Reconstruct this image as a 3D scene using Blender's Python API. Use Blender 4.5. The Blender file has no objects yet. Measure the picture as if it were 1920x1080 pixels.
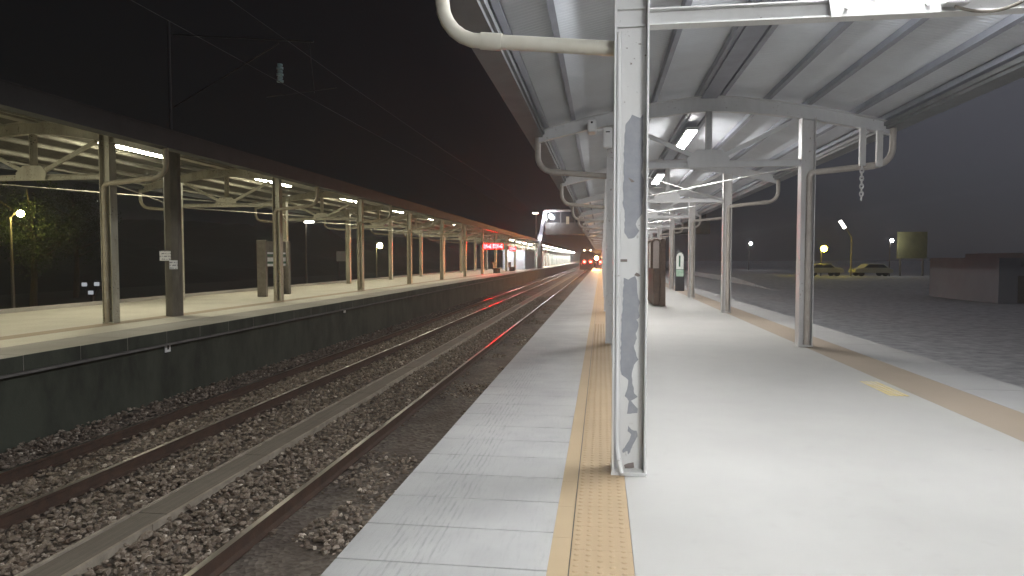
import bpy, math, random
import numpy as np
from mathutils import Vector, Matrix
R = math.radians
rnd = random.Random(7)
S = bpy.context.scene
COL = S.collection

# ------------------------------------------------------------------ helpers
class MB:
    """collects shapes of ONE part and links them as one mesh"""
    def __init__(s): s.v = []; s.f = []; s.m = []
    def add(s, vs, fs, mi=0):
        o = len(s.v); s.v += [tuple(p) for p in vs]
        s.f += [tuple(i + o for i in f) for f in fs]; s.m += [mi] * len(fs); return s
    def box(s, x0, x1, y0, y1, z0, z1, mi=0, rot=None):
        vs = [Vector((x, y, z)) for x in (x0, x1) for y in (y0, y1) for z in (z0, z1)]
        if rot: vs = [rot @ p for p in vs]
        return s.add(vs, [(0,1,3,2),(4,6,7,5),(0,4,5,1),(2,3,7,6),(0,2,6,4),(1,5,7,3)], mi)
    def tube(s, pts, r, n=10, mi=0, caps=True):
        pts = [Vector(p) for p in pts]; rs = r if isinstance(r, (list, tuple)) else [r] * len(pts)
        vs = []; fs = []; t = (pts[1] - pts[0]).normalized()
        a = t.orthogonal().normalized()
        for i, p in enumerate(pts):
            if i == 0: t2 = (pts[1] - pts[0]).normalized()
            elif i == len(pts) - 1: t2 = (pts[-1] - pts[-2]).normalized()
            else: t2 = ((pts[i+1] - p).normalized() + (p - pts[i-1]).normalized()).normalized()
            a = (a - t2 * a.dot(t2)).normalized(); b = t2.cross(a)
            for k in range(n):
                an = 2 * math.pi * k / n
                vs.append(p + (a * math.cos(an) + b * math.sin(an)) * rs[i])
        for i in range(len(pts) - 1):
            for k in range(n):
                fs.append((i*n+k, i*n+(k+1)%n, (i+1)*n+(k+1)%n, (i+1)*n+k))
        if caps: fs += [tuple(range(n))[::-1], tuple(range((len(pts)-1)*n, len(pts)*n))]
        return s.add(vs, fs, mi)
    def bar(s, a, b, w, h, mi=0):
        """rectangular bar from a to b; w across (y or x), h the other way"""
        a, b = Vector(a), Vector(b); t = (b - a).normalized()
        up = Vector((0,0,1)) if abs(t.z) < .98 else Vector((0,1,0))
        x = t.cross(up).normalized(); y = x.cross(t)
        vs = [p + x * (w/2*i) + y * (h/2*j) for p in (a, b) for i, j in ((-1,-1),(1,-1),(1,1),(-1,1))]
        return s.add(vs, [(3,2,1,0),(4,5,6,7),(0,1,5,4),(1,2,6,5),(2,3,7,6),(3,0,4,7)], mi)
    def prism(s, prof, axis, a0, a1, mi=0):
        """extrude a 2D outline along axis 'x','y' or 'z'"""
        n = len(prof)
        def P(u, w, t): return {'x': (t, u, w), 'y': (u, t, w), 'z': (u, w, t)}[axis]
        vs = [P(u, w, a0) for u, w in prof] + [P(u, w, a1) for u, w in prof]
        return s.add(vs, [tuple(range(n)), tuple(range(2*n-1, n-1, -1))] + [(i, i+n, (i+1)%n+n, (i+1)%n) for i in range(n)], mi)
    def ball(s, c, r, n=10, mi=0, sz=1.0):
        c = Vector(c); vs = []; fs = []
        for i in range(n + 1):
            th = math.pi * i / n
            for k in range(n):
                ph = 2*math.pi*k/n
                vs.append(c + Vector((r*math.sin(th)*math.cos(ph), r*math.sin(th)*math.sin(ph), r*sz*math.cos(th))))
        for i in range(n):
            for k in range(n): fs.append((i*n+k, (i+1)*n+k, (i+1)*n+(k+1)%n, i*n+(k+1)%n))
        return s.add(vs, fs, mi)
    def build(s, name, mats, parent=None, smooth=False, bevel=0):
        me = bpy.data.meshes.new(name); me.from_pydata(s.v, [], s.f)
        if not isinstance(mats, (list, tuple)): mats = [mats]
        for m in mats: me.materials.append(m)
        me.polygons.foreach_set('material_index', s.m)
        if smooth: me.polygons.foreach_set('use_smooth', [True] * len(s.f))
        me.validate(); me.update()
        o = bpy.data.objects.new(name, me); COL.objects.link(o)
        if smooth:
            md = o.modifiers.new('edge', 'EDGE_SPLIT'); md.split_angle = R(42)
        if bevel:
            md = o.modifiers.new('bevel', 'BEVEL'); md.width = bevel; md.segments = 2; md.limit_method = 'ANGLE'
        if parent: o.parent = parent
        return o
def raw_mesh(name, verts, faces, mat, attr=None, smooth=False):
    """numpy arrays -> mesh object (all faces same side count)"""
    me = bpy.data.meshes.new(name); nv, (nf, k) = len(verts), faces.shape
    me.vertices.add(nv); me.vertices.foreach_set('co', verts.astype(np.float32).ravel())
    me.loops.add(nf*k); me.loops.foreach_set('vertex_index', faces.astype(np.int32).ravel())
    me.polygons.add(nf); me.polygons.foreach_set('loop_start', np.arange(0, nf*k, k, dtype=np.int32))
    me.polygons.foreach_set('use_smooth', np.full(nf, smooth))
    if attr is not None:
        at = me.attributes.new('tone', 'FLOAT', 'POINT'); at.data.foreach_set('value', attr.astype(np.float32))
    me.materials.append(mat); me.update(calc_edges=True)
    o = bpy.data.objects.new(name, me); COL.objects.link(o); return o
def tag(o, label=None, cat=None, group=None, kind=None):
    if label: o['label'] = label
    if cat: o['category'] = cat
    if group: o['group'] = group
    if kind: o['kind'] = kind
    return o
def thing(name, label, cat, loc=(0,0,0), rz=0, group=None):
    o = bpy.data.objects.new(name, None); COL.objects.link(o); o.empty_display_size = .2
    o.location = loc; o.rotation_euler = (0, 0, rz)
    return tag(o, label, cat, group)
def struct(o): o['kind'] = 'structure'; return o
def dup(root, loc, rz=0, label=None, group=None):
    r = root.copy(); COL.objects.link(r); r.location = loc; r.rotation_euler = (0, 0, rz)
    if label: r['label'] = label
    if group: r['group'] = group
    for ch in list(root.children):
        c = ch.copy(); COL.objects.link(c); c.parent = r
        for g in ch.children:
            d = g.copy(); COL.objects.link(d); d.parent = c
    return r

# ------------------------------------------------------------------ materials
class NT:
    def __init__(s, m):
        m.use_nodes = True; s.t = m.node_tree; s.t.nodes.clear()
        s.out = s.n('ShaderNodeOutputMaterial')
    def n(s, typ, ins=None, **kw):
        nd = s.t.nodes.new(typ)
        for k, v in kw.items(): setattr(nd, k, v)
        for k, v in (ins or {}).items():
            if isinstance(v, bpy.types.NodeSocket): s.t.links.new(v, nd.inputs[k])
            else: nd.inputs[k].default_value = v
        return nd
    def link(s, a, b): s.t.links.new(a, b)
    def math(s, op, a, b=0.0, c=None):
        d = {0: a, 1: b}
        if c is not None: d[2] = c
        return s.n('ShaderNodeMath', d, operation=op).outputs[0]
    def mix(s, f, a, b):
        nd = s.n('ShaderNodeMix', data_type='RGBA')
        for k, v in ((0, f), (6, a), (7, b)):
            if isinstance(v, bpy.types.NodeSocket): s.link(v, nd.inputs[k])
            else: nd.inputs[k].default_value = v if k == 0 else c4(v)
        return nd.outputs[2]
    def ramp(s, f, lo, hi):
        return s.n('ShaderNodeMapRange', {0: f, 1: lo, 2: hi, 3: 0.0, 4: 1.0}, clamp=True).outputs[0]
    def pos(s): return s.n('ShaderNodeNewGeometry').outputs['Position']
    def obj(s): return s.n('ShaderNodeTexCoord').outputs['Object']
    def noise(s, vec, sc, det=4.0, rough=.55):
        return s.n('ShaderNodeTexNoise', {'Vector': vec, 'Scale': sc, 'Detail': det, 'Roughness': rough}).outputs['Fac']
    def stretch(s, vec, sx, sy, sz):
        return s.n('ShaderNodeMapping', {'Vector': vec, 'Scale': (sx, sy, sz)}).outputs[0]
    def bump(s, h, st=.3, d=.01): return s.n('ShaderNodeBump', {'Height': h, 'Strength': st, 'Distance': d}).outputs[0]
def c4(c): return (c[0], c[1], c[2], 1.0)
def mk(name): 
    m = bpy.data.materials.new(name); return m, NT(m)
def fin(t, col, rough=.6, bump=None, metal=0.0, spec=.4):
    ins = {'Roughness': rough, 'Metallic': metal, 'Specular IOR Level': spec}
    ins['Base Color'] = c4(col) if isinstance(col, tuple) else col
    b = t.n('ShaderNodeBsdfPrincipled', ins)
    if bump is not None: t.link(bump, b.inputs['Normal'])
    t.link(b.outputs[0], t.out.inputs[0])
def plain(name, a, b=None, sc=6.0, rough=.6, metal=0.0, lo=.35, hi=.7, bump=.15, bsc=40., world=True, streak=None):
    """two-tone noise mottling + fine bump"""
    m, t = mk(name); b = b or tuple(x*.75 for x in a)
    v = t.pos() if world else t.obj()
    if streak: v2 = t.stretch(v, *streak)
    else: v2 = v
    n = t.noise(v2, sc, 6.0, .65)
    col = t.mix(t.ramp(n, lo, hi), a, b)
    fin(t, col, rough, t.bump(t.noise(v, bsc, 3.0), bump, .01), metal)
    return m
def paint(name, base, dirt, rust, chip=.62, rough=.45):
    """old painted steel: dirt in soft clouds, small rust chips"""
    m, t = mk(name); v = t.pos()
    n1 = t.noise(t.stretch(v, 1, 1, .35), 3.0, 6.0, .65); n2 = t.noise(v, 22.0, 5.0, .7); n3 = t.noise(v, 2.2, 2.0)
    c = t.mix(t.ramp(n1, .4, .75), base, dirt)
    k = t.math('MULTIPLY', t.ramp(n2, chip, chip + .03), t.ramp(n3, .45, .6))
    c = t.mix(k, c, rust)
    fin(t, c, rough, t.bump(t.math('SUBTRACT', n2, t.math('MULTIPLY', k, .3)), .12, .005))
    return m
def emit(name, col, st):
    m, t = mk(name)
    t.link(t.n('ShaderNodeEmission', {'Color': c4(col), 'Strength': st}).outputs[0], t.out.inputs[0]); return m

M = {}
M['steel_w'] = paint('white_painted_steel', (.70,.70,.69), (.58,.575,.56), (.16,.12,.10), .64)
M['steel_r'] = paint('grey_painted_steel', (.56,.55,.54), (.42,.405,.39), (.15,.10,.075), .62)
M['steel_t'] = paint('light_grey_truss_steel', (.64,.64,.645), (.54,.54,.54), (.22,.19,.17), .64)
M['steel_l'] = paint('cream_painted_steel', (.40,.375,.29), (.22,.20,.14), (.07,.055,.04), .58)
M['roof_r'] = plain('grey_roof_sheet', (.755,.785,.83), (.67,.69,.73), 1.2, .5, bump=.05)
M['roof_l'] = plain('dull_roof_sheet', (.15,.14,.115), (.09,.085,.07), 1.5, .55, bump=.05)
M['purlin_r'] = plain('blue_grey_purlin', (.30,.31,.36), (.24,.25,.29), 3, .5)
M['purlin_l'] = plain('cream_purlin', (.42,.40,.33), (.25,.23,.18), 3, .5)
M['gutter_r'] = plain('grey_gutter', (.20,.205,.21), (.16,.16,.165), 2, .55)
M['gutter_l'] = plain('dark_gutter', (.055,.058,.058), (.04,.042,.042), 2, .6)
M['pvc'] = plain('cream_plastic_pipe', (.68,.655,.57), (.58,.55,.46), 5, .35, bump=.03)
M['pvc_r'] = plain('weathered_pipe', (.44,.40,.36), (.33,.29,.25), 5, .5, bump=.05)
M['pvc_l'] = plain('dirty_pipe', (.36,.32,.24), (.24,.20,.14), 5, .5, bump=.05)
M['primer'] = plain('grey_primer', (.255,.265,.29), (.31,.315,.335), 14, .6, bump=.1)
M['dark'] = plain('dark_metal', (.03,.03,.032), (.02,.02,.022), 5, .5)
M['white_plastic'] = plain('white_plastic', (.78,.78,.78), (.70,.70,.70), 4, .3, bump=.02)
M['rail_side'] = plain('rusty_rail', (.062,.034,.022), (.035,.022,.016), 8, .8, bump=.3)
M['rail_top'] = plain('worn_rail_head', (.45,.41,.37), (.22,.18,.15), 3, .28, .9, streak=(1,.15,1), bump=.05)
M['brown_wood'] = plain('brown_board_post', (.115,.075,.055), (.075,.05,.038), 9, .6)
M['grey_post'] = plain('grey_brown_post', (.19,.17,.14), (.13,.11,.09), 9, .6)
M['concrete_mast'] = plain('mast_concrete', (.135,.12,.10), (.075,.068,.055), 5, .85, bump=.3, streak=(1,1,.3))
M['asphalt'] = plain('dark_asphalt', (.48,.48,.485), (.22,.22,.225), 2.6, .9, bump=.7, bsc=30, lo=.3, hi=.75)
M['earth'] = plain('dark_earth', (.03,.032,.024), (.018,.02,.014), .5, .95, bump=.4)
M['hill'] = plain('wooded_slope', (.012,.016,.010), (.006,.008,.005), .2, 1.0)
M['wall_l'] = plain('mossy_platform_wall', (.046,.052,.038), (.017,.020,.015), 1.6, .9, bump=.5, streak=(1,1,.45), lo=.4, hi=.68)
M['wall_r'] = plain('platform_wall', (.14,.135,.125), (.08,.076,.07), 2, .9, bump=.3)
M['bldg'] = plain('dull_plaster', (.30,.305,.32), (.24,.245,.26), .35, .9)
M['panel_w'] = plain('white_wall_panel', (.72,.74,.70), (.60,.62,.58), 1.5, .5)
M['green_sign'] = plain('green_sign_face', (.02,.10,.05), (.018,.08,.045), 3, .4)
M['paper'] = None
M['glass'] = plain('dark_glass', (.02,.022,.025), (.015,.016,.018), 3, .1)
M['bridge'] = plain('bridge_cladding', (.16,.15,.145), (.10,.095,.09), .8, .7)
M['car_paint'] = plain('pale_car_paint', (.55,.53,.42), (.5,.48,.38), 2, .25)
M['tyre'] = plain('tyre_rubber', (.02,.02,.02), (.015,.015,.015), 9, .9)
M['bark'] = plain('bark', (.06,.045,.032), (.035,.026,.02), 9, .9)
M['leaf'] = plain('night_foliage', (.035,.055,.018), (.018,.03,.009), 3, .7)
M['wire'] = plain('wire_metal', (.085,.085,.085), (.07,.07,.07), 9, .5, .0)
M['insul'] = plain('pale_insulator', (.65,.85,.86), (.5,.7,.72), 14, .35)
M['skin_dim'] = plain('bench_plastic', (.05,.035,.03), (.035,.025,.02), 6, .6)
# lamp light (cool over the near platform, warmer across the tracks)
M['tube_r'] = emit('tube_light_cool', (1.0, .985, .96), 92)
M['tube_l'] = emit('tube_light_warm', (.98, .94, .71), 68)
M['tube_b'] = emit('tube_light_bright', (.965, .985, 1.0), 98)
M['tube_far'] = emit('tube_light_far', (1.0, 1.0, .93), 165)
M['tube_off'] = plain('unlit_tube', (.55,.56,.58), (.5,.5,.52), 4, .3)
M['led_red'] = None
M['red_lamp'] = emit('red_lamp', (1.0, .012, .008), 110)
M['orange_lamp'] = emit('orange_lamp', (1.0, .40, .10), 5500)
M['sodium'] = emit('yellow_street_lamp', (1.0, .86, .26), 100)
M['yellow_lamp'] = emit('deep_yellow_lamp', (1.0, .80, .055), 36)
M['white_lamp'] = emit('white_lamp', (.95, .97, 1.0), 60)
M['pale_lamp'] = emit('pale_lamp', (1.0, .97, .85), 8)

def floor_mat(name, a, b, stain, rough, tone_sc=.8):
    m, t = mk(name); v = t.pos()
    n1 = t.noise(v, tone_sc, 6.0, .6); n2 = t.noise(v, 7.0, 6.0, .7); n3 = t.noise(v, 120.0, 3.0, .6)
    c = t.mix(t.ramp(n1, .35, .7), a, b)
    c = t.mix(t.math('MULTIPLY', t.ramp(n2, .58, .78), .45), c, stain)
    c = t.mix(t.math('MULTIPLY', t.ramp(n3, .5, .8), .18), c, stain)
    fin(t, c, rough, t.bump(t.math('ADD', n3, t.math('MULTIPLY', n2, .6)), .12, .004), spec=.35)
    return m
M['floor_r'] = floor_mat('pale_platform_floor', (.345,.337,.318), (.31,.302,.285), (.235,.23,.22), .62)
M['floor_l'] = floor_mat('cream_platform_floor', (.46,.43,.365), (.39,.36,.30), (.28,.25,.21), .75)
M['coping_l'] = floor_mat('worn_coping', (.30,.28,.25), (.23,.21,.185), (.13,.12,.10), .8)
M['tact_l'] = floor_mat('faded_warning_strip', (.30,.235,.17), (.25,.20,.15), (.17,.14,.11), .8)
M['tact_r'] = floor_mat('brown_warning_strip', (.29,.235,.18), (.25,.205,.16), (.25,.22,.18), .75)
M['coping_far'] = floor_mat('grey_coping', (.34,.335,.325), (.295,.29,.285), (.27,.265,.26), .8)
M['yellow'] = floor_mat('yellow_warning_tile', (.325,.238,.145), (.29,.213,.128), (.33,.25,.145), .6, 1.6)
M['yellow2'] = floor_mat('pale_yellow_border', (.33,.25,.155), (.30,.228,.138), (.36,.29,.18), .6, 1.6)
M['ymark'] = floor_mat('worn_yellow_paint', (.52,.40,.13), (.50,.46,.36), (.48,.46,.43), .7, 5.)

def coping_mat():
    m, t = mk('grey_coping_slabs'); v = t.pos()
    x = t.n('ShaderNodeSeparateXYZ', {0: v}).outputs[0]
    n1 = t.noise(v, 1.3, 6.0, .6); n2 = t.noise(t.stretch(v, 9, .9, 1), 5.0, 5.0, .7); n3 = t.noise(v, 90.0, 3.0)
    c = t.mix(t.ramp(n1, .35, .68), (.355,.353,.343), (.29,.289,.283))
    # lengthwise scuffed grooves close to the edge
    band = t.math('MULTIPLY', t.ramp(x, -1.14, -1.06), t.math('SUBTRACT', 1.0, t.ramp(x, -.84, -.7)))
    w = t.n('ShaderNodeTexWave', {'Vector': v, 'Scale': 9.0, 'Distortion': 2.2, 'Detail': 3.0, 'Detail Scale': .6}, bands_direction='X').outputs['Fac']
    g = t.math('MULTIPLY', band, t.math('MULTIPLY', t.ramp(w, .45, .9), t.ramp(n2, .42, .62)))
    c = t.mix(t.math('MULTIPLY', g, .5), c, (.165,.17,.17))
    c = t.mix(t.math('MULTIPLY', t.ramp(n2, .52, .8), .4), c, (.195,.20,.20))
    # a few round worn rings
    ring = t.n('ShaderNodeTexVoronoi', {'Vector': v, 'Scale': 1.15}, voronoi_dimensions='3D').outputs['Distance']
    rg = t.math('MULTIPLY', t.ramp(ring, .085, .093), t.math('SUBTRACT', 1.0, t.ramp(ring, .097, .107)))
    c = t.mix(t.math('MULTIPLY', rg, .35), c, (.25,.26,.26))
    fin(t, c, .66, t.bump(t.math('SUBTRACT', n3, t.math('MULTIPLY', g, .8)), .15, .004)); return m
M['coping_r'] = coping_mat()

def stone_mat():
    m, t = mk('ballast_stone'); v = t.pos()
    a = t.n('ShaderNodeAttribute', attribute_name='tone').outputs['Fac']
    cr = t.n('ShaderNodeValToRGB', {0: a}); e = cr.color_ramp.elements
    e[0].position = 0; e[0].color = (.07,.05,.036,1); e[1].position = 1; e[1].color = (.62,.55,.46,1)
    for p, c in ((.35,(.16,.135,.11,1)), (.65,(.27,.225,.18,1)), (.9,(.40,.355,.30,1))):
        k = e.new(p); k.color = c
    n = t.noise(v, 45.0, 4.0, .7)
    c = t.mix(t.ramp(n, .35, .75), cr.outputs[0], (.12,.08,.055))
    fin(t, c, .85, t.bump(n, .3, .006)); return m
M['stone'] = stone_mat()
def bed_mat():
    m, t = mk('track_bed'); v = t.pos()
    vo = t.n('ShaderNodeTexVoronoi', {'Vector': v, 'Scale': 19.0}); n = t.noise(v, 1.4, 6.0, .65)
    g = t.n('ShaderNodeRGBToBW', {0: vo.outputs['Color']}).outputs[0]
    c = t.mix(g, (.05,.038,.030), (.15,.125,.10))
    c = t.mix(t.ramp(n, .42, .62), c, (.062,.047,.037))
    fin(t, c, .95, t.bump(vo.outputs['Distance'], .8, .03)); return m
M['bed'] = bed_mat()
def trough_mat():
    m, t = mk('cable_trough_lid'); v = t.pos()
    n = t.noise(t.stretch(v, 60, .8, 10), 1.0, 5.0, .7); n2 = t.noise(v, 6.0, 5.0, .7)
    c = t.mix(t.ramp(n, .3, .72), (.155,.13,.105), (.09,.074,.06))
    c = t.mix(t.math('MULTIPLY', t.ramp(n2, .5, .75), .5), c, (.075,.068,.05))
    fin(t, c, .85, t.bump(n, .5, .006)); return m
M['trough'] = trough_mat()
m, t = mk('dark_train_paint'); fin(t, (.006, .006, .006), 1.0, spec=0.0); M['black_body'] = m
M['trough_rim'] = plain('trough_rim_concrete', (.30,.26,.21), (.17,.145,.115), 5, .85, bump=.3)
def paper_mat():
    m, t = mk('printed_notice'); v = t.obj()
    s = t.n('ShaderNodeSeparateXYZ', {0: v}); z = s.outputs[2]
    w = t.math('FRACT', t.math('MULTIPLY', z, 16.0)); n = t.noise(t.stretch(v, 30, 30, 16), 1.2, 2.0)
    k = t.math('MULTIPLY', t.math('GREATER_THAN', w, .55), t.math('GREATER_THAN', n, .5))
    fin(t, t.mix(t.math('MULTIPLY', k, .8), (.72,.72,.74), (.16,.16,.20)), .6); return m
M['paper'] = paper_mat()
def led_mat():
    m, t = mk('red_dot_matrix'); v = t.obj()
    s = t.n('ShaderNodeSeparateXYZ', {0: v})
    n = t.n('ShaderNodeTexWhiteNoise', {0: t.n('ShaderNodeVectorMath', {0: t.stretch(v, 14, 14, 14)}, operation='FLOOR').outputs[0]}).outputs[0]
    k = t.math('GREATER_THAN', n, .36)
    st = t.math('ADD', t.math('MULTIPLY', k, 150.0), 14.0)
    t.link(t.n('ShaderNodeEmission', {'Color': (1.0, .0035, .004, 1), 'Strength': st}).outputs[0], t.out.inputs[0]); return m
M['led_red'] = led_mat()

# ------------------------------------------------------------------ key measures
ROW0, PITCH = 4.59, 7.07          # first column row, row spacing
XC = 1.77                         # centre line, near platform
XL = -11.43; LROW0 = 12.28; LZ = .16   # far platform: centre line, first row, floor level
NR, NL = 15, 17
ORD = ['first','second','third','fourth','fifth','sixth','seventh','eighth','ninth','tenth']

# ------------------------------------------------------------------ setting
g = MB().add([(-600,-60,-1.3),(600,-60,-1.3),(600,900,-1.3),(-600,900,-1.3)], [(0,1,2,3)]).build('ground', M['earth']); struct(g)
g = MB().box(4.9, 500, -20, 880, -1.28, -1.08).build('road', M['asphalt']); struct(g)
# ballast bed: one sheet with shallow humps
xs = np.linspace(-8.4, -1.0, 75); ys = np.concatenate([np.arange(-2, 30, .16), np.arange(30, 330, 2.0)])
X, Y = np.meshgrid(xs, ys); rs = np.random.default_rng(3)
Z = -1.115 + .012*np.sin(X*7+Y*1.7) + rs.normal(0, .008, X.shape)
Z = np.where(X > -1.9, -1.13 + .012*np.sin(Y*2.3+X*3) + rs.normal(0,.006,X.shape), Z)
nx = len(xs); idx = np.arange(len(ys)*nx).reshape(len(ys), nx)
F = np.stack([idx[:-1,:-1], idx[:-1,1:], idx[1:,1:], idx[1:,:-1]], -1).reshape(-1, 4)
struct(raw_mesh('track_bed', np.stack([X, Y, Z], -1).reshape(-1, 3), F, M['bed'], smooth=True))

# loose stones (nobody could count them): one object
def stones(n, seed):
    r = np.random.default_rng(seed)
    p = (1 + 5**.5)/2
    ico = np.array([(-1,p,0),(1,p,0),(-1,-p,0),(1,-p,0),(0,-1,p),(0,1,p),(0,-1,-p),(0,1,-p),(p,0,-1),(p,0,1),(-p,0,-1),(-p,0,1)], float)/1.9
    fc = np.array([(0,11,5),(0,5,1),(0,1,7),(0,7,10),(0,10,11),(1,5,9),(5,11,4),(11,10,2),(10,7,6),(7,1,8),(3,9,4),(3,4,2),(3,2,6),(3,6,8),(3,8,9),(4,9,5),(2,4,11),(6,2,10),(8,6,7),(9,8,1)])
    y = 3.2 + 42*r.random(n)**1.9
    x = r.uniform(-8.3, -1.4, n)
    # clumps: fewer stones in the muddy strip beside the near platform
    mud = (x > -3.0)
    cl = np.sin(x*3.1+y*1.3) + np.sin(y*2.7-x*1.9) + np.sin(y*.9+2)
    keep = ~(mud & (cl < .75))
    for c0, hw in ((-3.10,.085),(-2.03,.085),(-5.60,.085),(-6.69,.085),(-4.375,.235)):
        keep &= np.abs(x - c0) > hw + .01
    x, y = x[keep], y[keep]; n = len(x)
    size = r.uniform(.012, .030, n) * (1 + .5*(r.random(n) > .96))
    z = -1.105 + r.uniform(-.012, .045, n) - np.where(x > -3.0, .02, 0)
    near = np.minimum(np.abs(x+4.375)-.235, 9)
    V = np.repeat(ico[None], n, 0) * r.uniform(.62, 1.38, (n, 12, 1))
    sc = np.stack([size*r.uniform(.8,1.5,n), size*r.uniform(.8,1.3,n), size*r.uniform(.55,.95,n)], -1)
    V = V * sc[:, None, :]
    a, b = r.uniform(0, 6.28, n), r.normal(0, .4, n)
    ca, sa, cb, sb = np.cos(a), np.sin(a), np.cos(b), np.sin(b)
    x1 = V[...,0]*ca[:,None] - V[...,1]*sa[:,None]; y1 = V[...,0]*sa[:,None] + V[...,1]*ca[:,None]
    y2 = y1*cb[:,None] - V[...,2]*sb[:,None]; z2 = y1*sb[:,None] + V[...,2]*cb[:,None]
    P = np.stack([x1 + x[:,None], y2 + y[:,None], z2 + z[:,None]], -1)
    FF = (fc[None] + (np.arange(n)*12)[:,None,None]).reshape(-1, 3)
    tone = np.repeat(np.clip(r.normal(.44, .25, n), 0, 1), 12)
    return raw_mesh('ballast', P.reshape(-1, 3), FF, M['stone'], tone)
tag(stones(72000, 11), 'loose grey brown ballast stones lying between and beside the rails', 'gravel', kind='stuff')

# rails
def rail_obj(x, label):
    prof = [(-.06,0),(.06,0),(.06,.012),(.011,.03),(.011,.105),(.032,.118),(.032,.147),(-.032,.147),(-.032,.118),(-.011,.105),(-.011,.03),(-.06,.012)]
    t = thing('rail', label, 'rail', (x, 0, -1.10), group='rails of the two tracks')
    MB().prism(prof, 'y', -3, 300).build('rail_body', M['rail_side'], t)
    MB().box(-.027, .027, -3, 300, .1475, .151).build('rail_head', M['rail_top'], t)
rail_obj(-2.03, 'rusty rail closest under the edge of the near platform')
rail_obj(-3.10, 'brown rusty rail between the near platform and the cable trough')
rail_obj(-5.60, 'rusty rail just beyond the cable trough')
rail_obj(-6.69, 'thin shining rail nearest to the far platform wall')

# cable trough between the tracks
t = thing('cable_trough', 'long low concrete cable trough with pale rims between the two tracks', 'cable trough', (-4.375, 0, -1.12))
b = MB()
y = -1.0
while y < 120:
    b.box(-.165, .165, y, y + .995, .0, .055 + rnd.uniform(-.004, .004)); y += 1.0
b.build('lid', M['trough'], t)
for sx in (-1, 1):
    b = MB(); y = -1.0
    while y < 120:
        L = rnd.uniform(1.6, 2.4); dz = rnd.uniform(-.006, .006); dx = rnd.uniform(-.006, .006)
        b.box(sx*.185 - .016 + dx, sx*.185 + .016 + dx, y, y + L - .008, -.02, .075 + dz); y += L
    b.build('rim', M['trough_rim'], t)

# near platform
struct(MB().box(-1.20, 4.66, -14, 112, -1.3, -.16).build('platform_wall', M['wall_r']))
struct(MB().box(.163, 3.328, -14, 112, -.155, 0).build('platform_floor', M['floor_r']))
b = MB(); y = 3.05 - .44*30
while y < 112:
    b.box(-1.27, -.243, y + .0045, y + .4355, -.155, 0); y += .44
struct(b.build('platform_coping', M['coping_r'], bevel=.004))
struct(MB().box(-1.20, -.25, -14, 112, -.16, -.012).build('coping_bed', M['dark']))
b = MB(); y = 2.7 - .3*30
while y < 112: b.box(-.14, .16, y + .001, y + .299, -.155, .0); y += .3
# raised dots on the near tiles
c8 = [(math.cos(k*math.pi/4), math.sin(k*math.pi/4)) for k in range(8)]
yy = 2.4
while yy < 15:
    for i in range(5):
        cx = -.115 + i*.0575 + .0025
        vs = [(cx + .0165*u, yy + .0165*w, .0002) for u, w in c8] + [(cx + .009*u, yy + .009*w, .0045) for u, w in c8]
        b.add(vs, [(k, (k+1)%8, (k+1)%8+8, k+8) for k in range(8)] + [tuple(range(8, 16))])
    yy += .06
struct(b.build('tactile_paving', M['yellow']))
b = MB(); y = 2.55 - .44*30
while y < 112: b.box(-.243, -.146, y, y + .438, -.155, .001); y += .44
struct(b.build('warning_border', M['yellow2']))
struct(MB().box(-.148, -.138, -14, 112, -.155, -.006).build('border_joint', M['dark']))
struct(MB().box(3.33, 3.94, -14, 112, -.155, .0).build('faded_tactile_paving', M['tact_r']))
b = MB(); y = -14
while y < 112: b.box(3.942, 4.71, y + .003, y + .997, -.155, 0); y += 1.0
struct(b.build('outer_coping', M['coping_far']))
b = MB()
for k in range(4): b.box(3.04 + k*.052, 3.075 + k*.052, 7.5, 8.35, .0005, .004)
tag(b.build('floor_marking', M['ymark']), 'worn yellow striped patch painted on the floor beside the outer strip', 'floor marking')

# far platform
LE = -7.69
struct(MB().box(-14.0, LE - .14, -10, 235, -1.3, LZ - .225).build('far_platform_wall', M['wall_l']))
struct(MB().box(-14.0, LE - .95, -10, 235, LZ - .22, LZ).build('far_platform_floor', M['floor_l']))
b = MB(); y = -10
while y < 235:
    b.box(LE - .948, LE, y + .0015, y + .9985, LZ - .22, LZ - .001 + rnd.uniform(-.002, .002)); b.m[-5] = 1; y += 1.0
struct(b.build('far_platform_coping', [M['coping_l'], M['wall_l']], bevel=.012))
struct(MB().box(LE - 2.15, LE - 1.75, -10, 235, LZ + .0005, LZ + .0035).build('far_tactile_paving', M['tact_l']))
struct(MB().box(LE - .135, LE + .012, -10, 60, LZ - .262, LZ - .224).build('wall_ledge', M['wall_r']))
struct(MB().box(-14.12, -14.0, -10, 235, LZ - .22, LZ + .10).build('far_platform_kerb', M['coping_l']))
t = thing('number_plate', 'small white square plate fixed to the mossy far platform wall', 'number plate', (LE - .14 , 11.2, -.17))
MB().box(0, .012, -.075, .075, -.075, .075).build('plate', M['white_plastic'], t)
MB().box(.012, .015, -.02, .03, -.03, .04).build('mark', M['dark'], t)
tag(MB().box(LE - .137, LE - .11, 19.6, 19.72, -.20, -.08).build('reflector', M['white_plastic']), 'tiny pale reflector on the far platform wall farther along', 'reflector')

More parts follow.
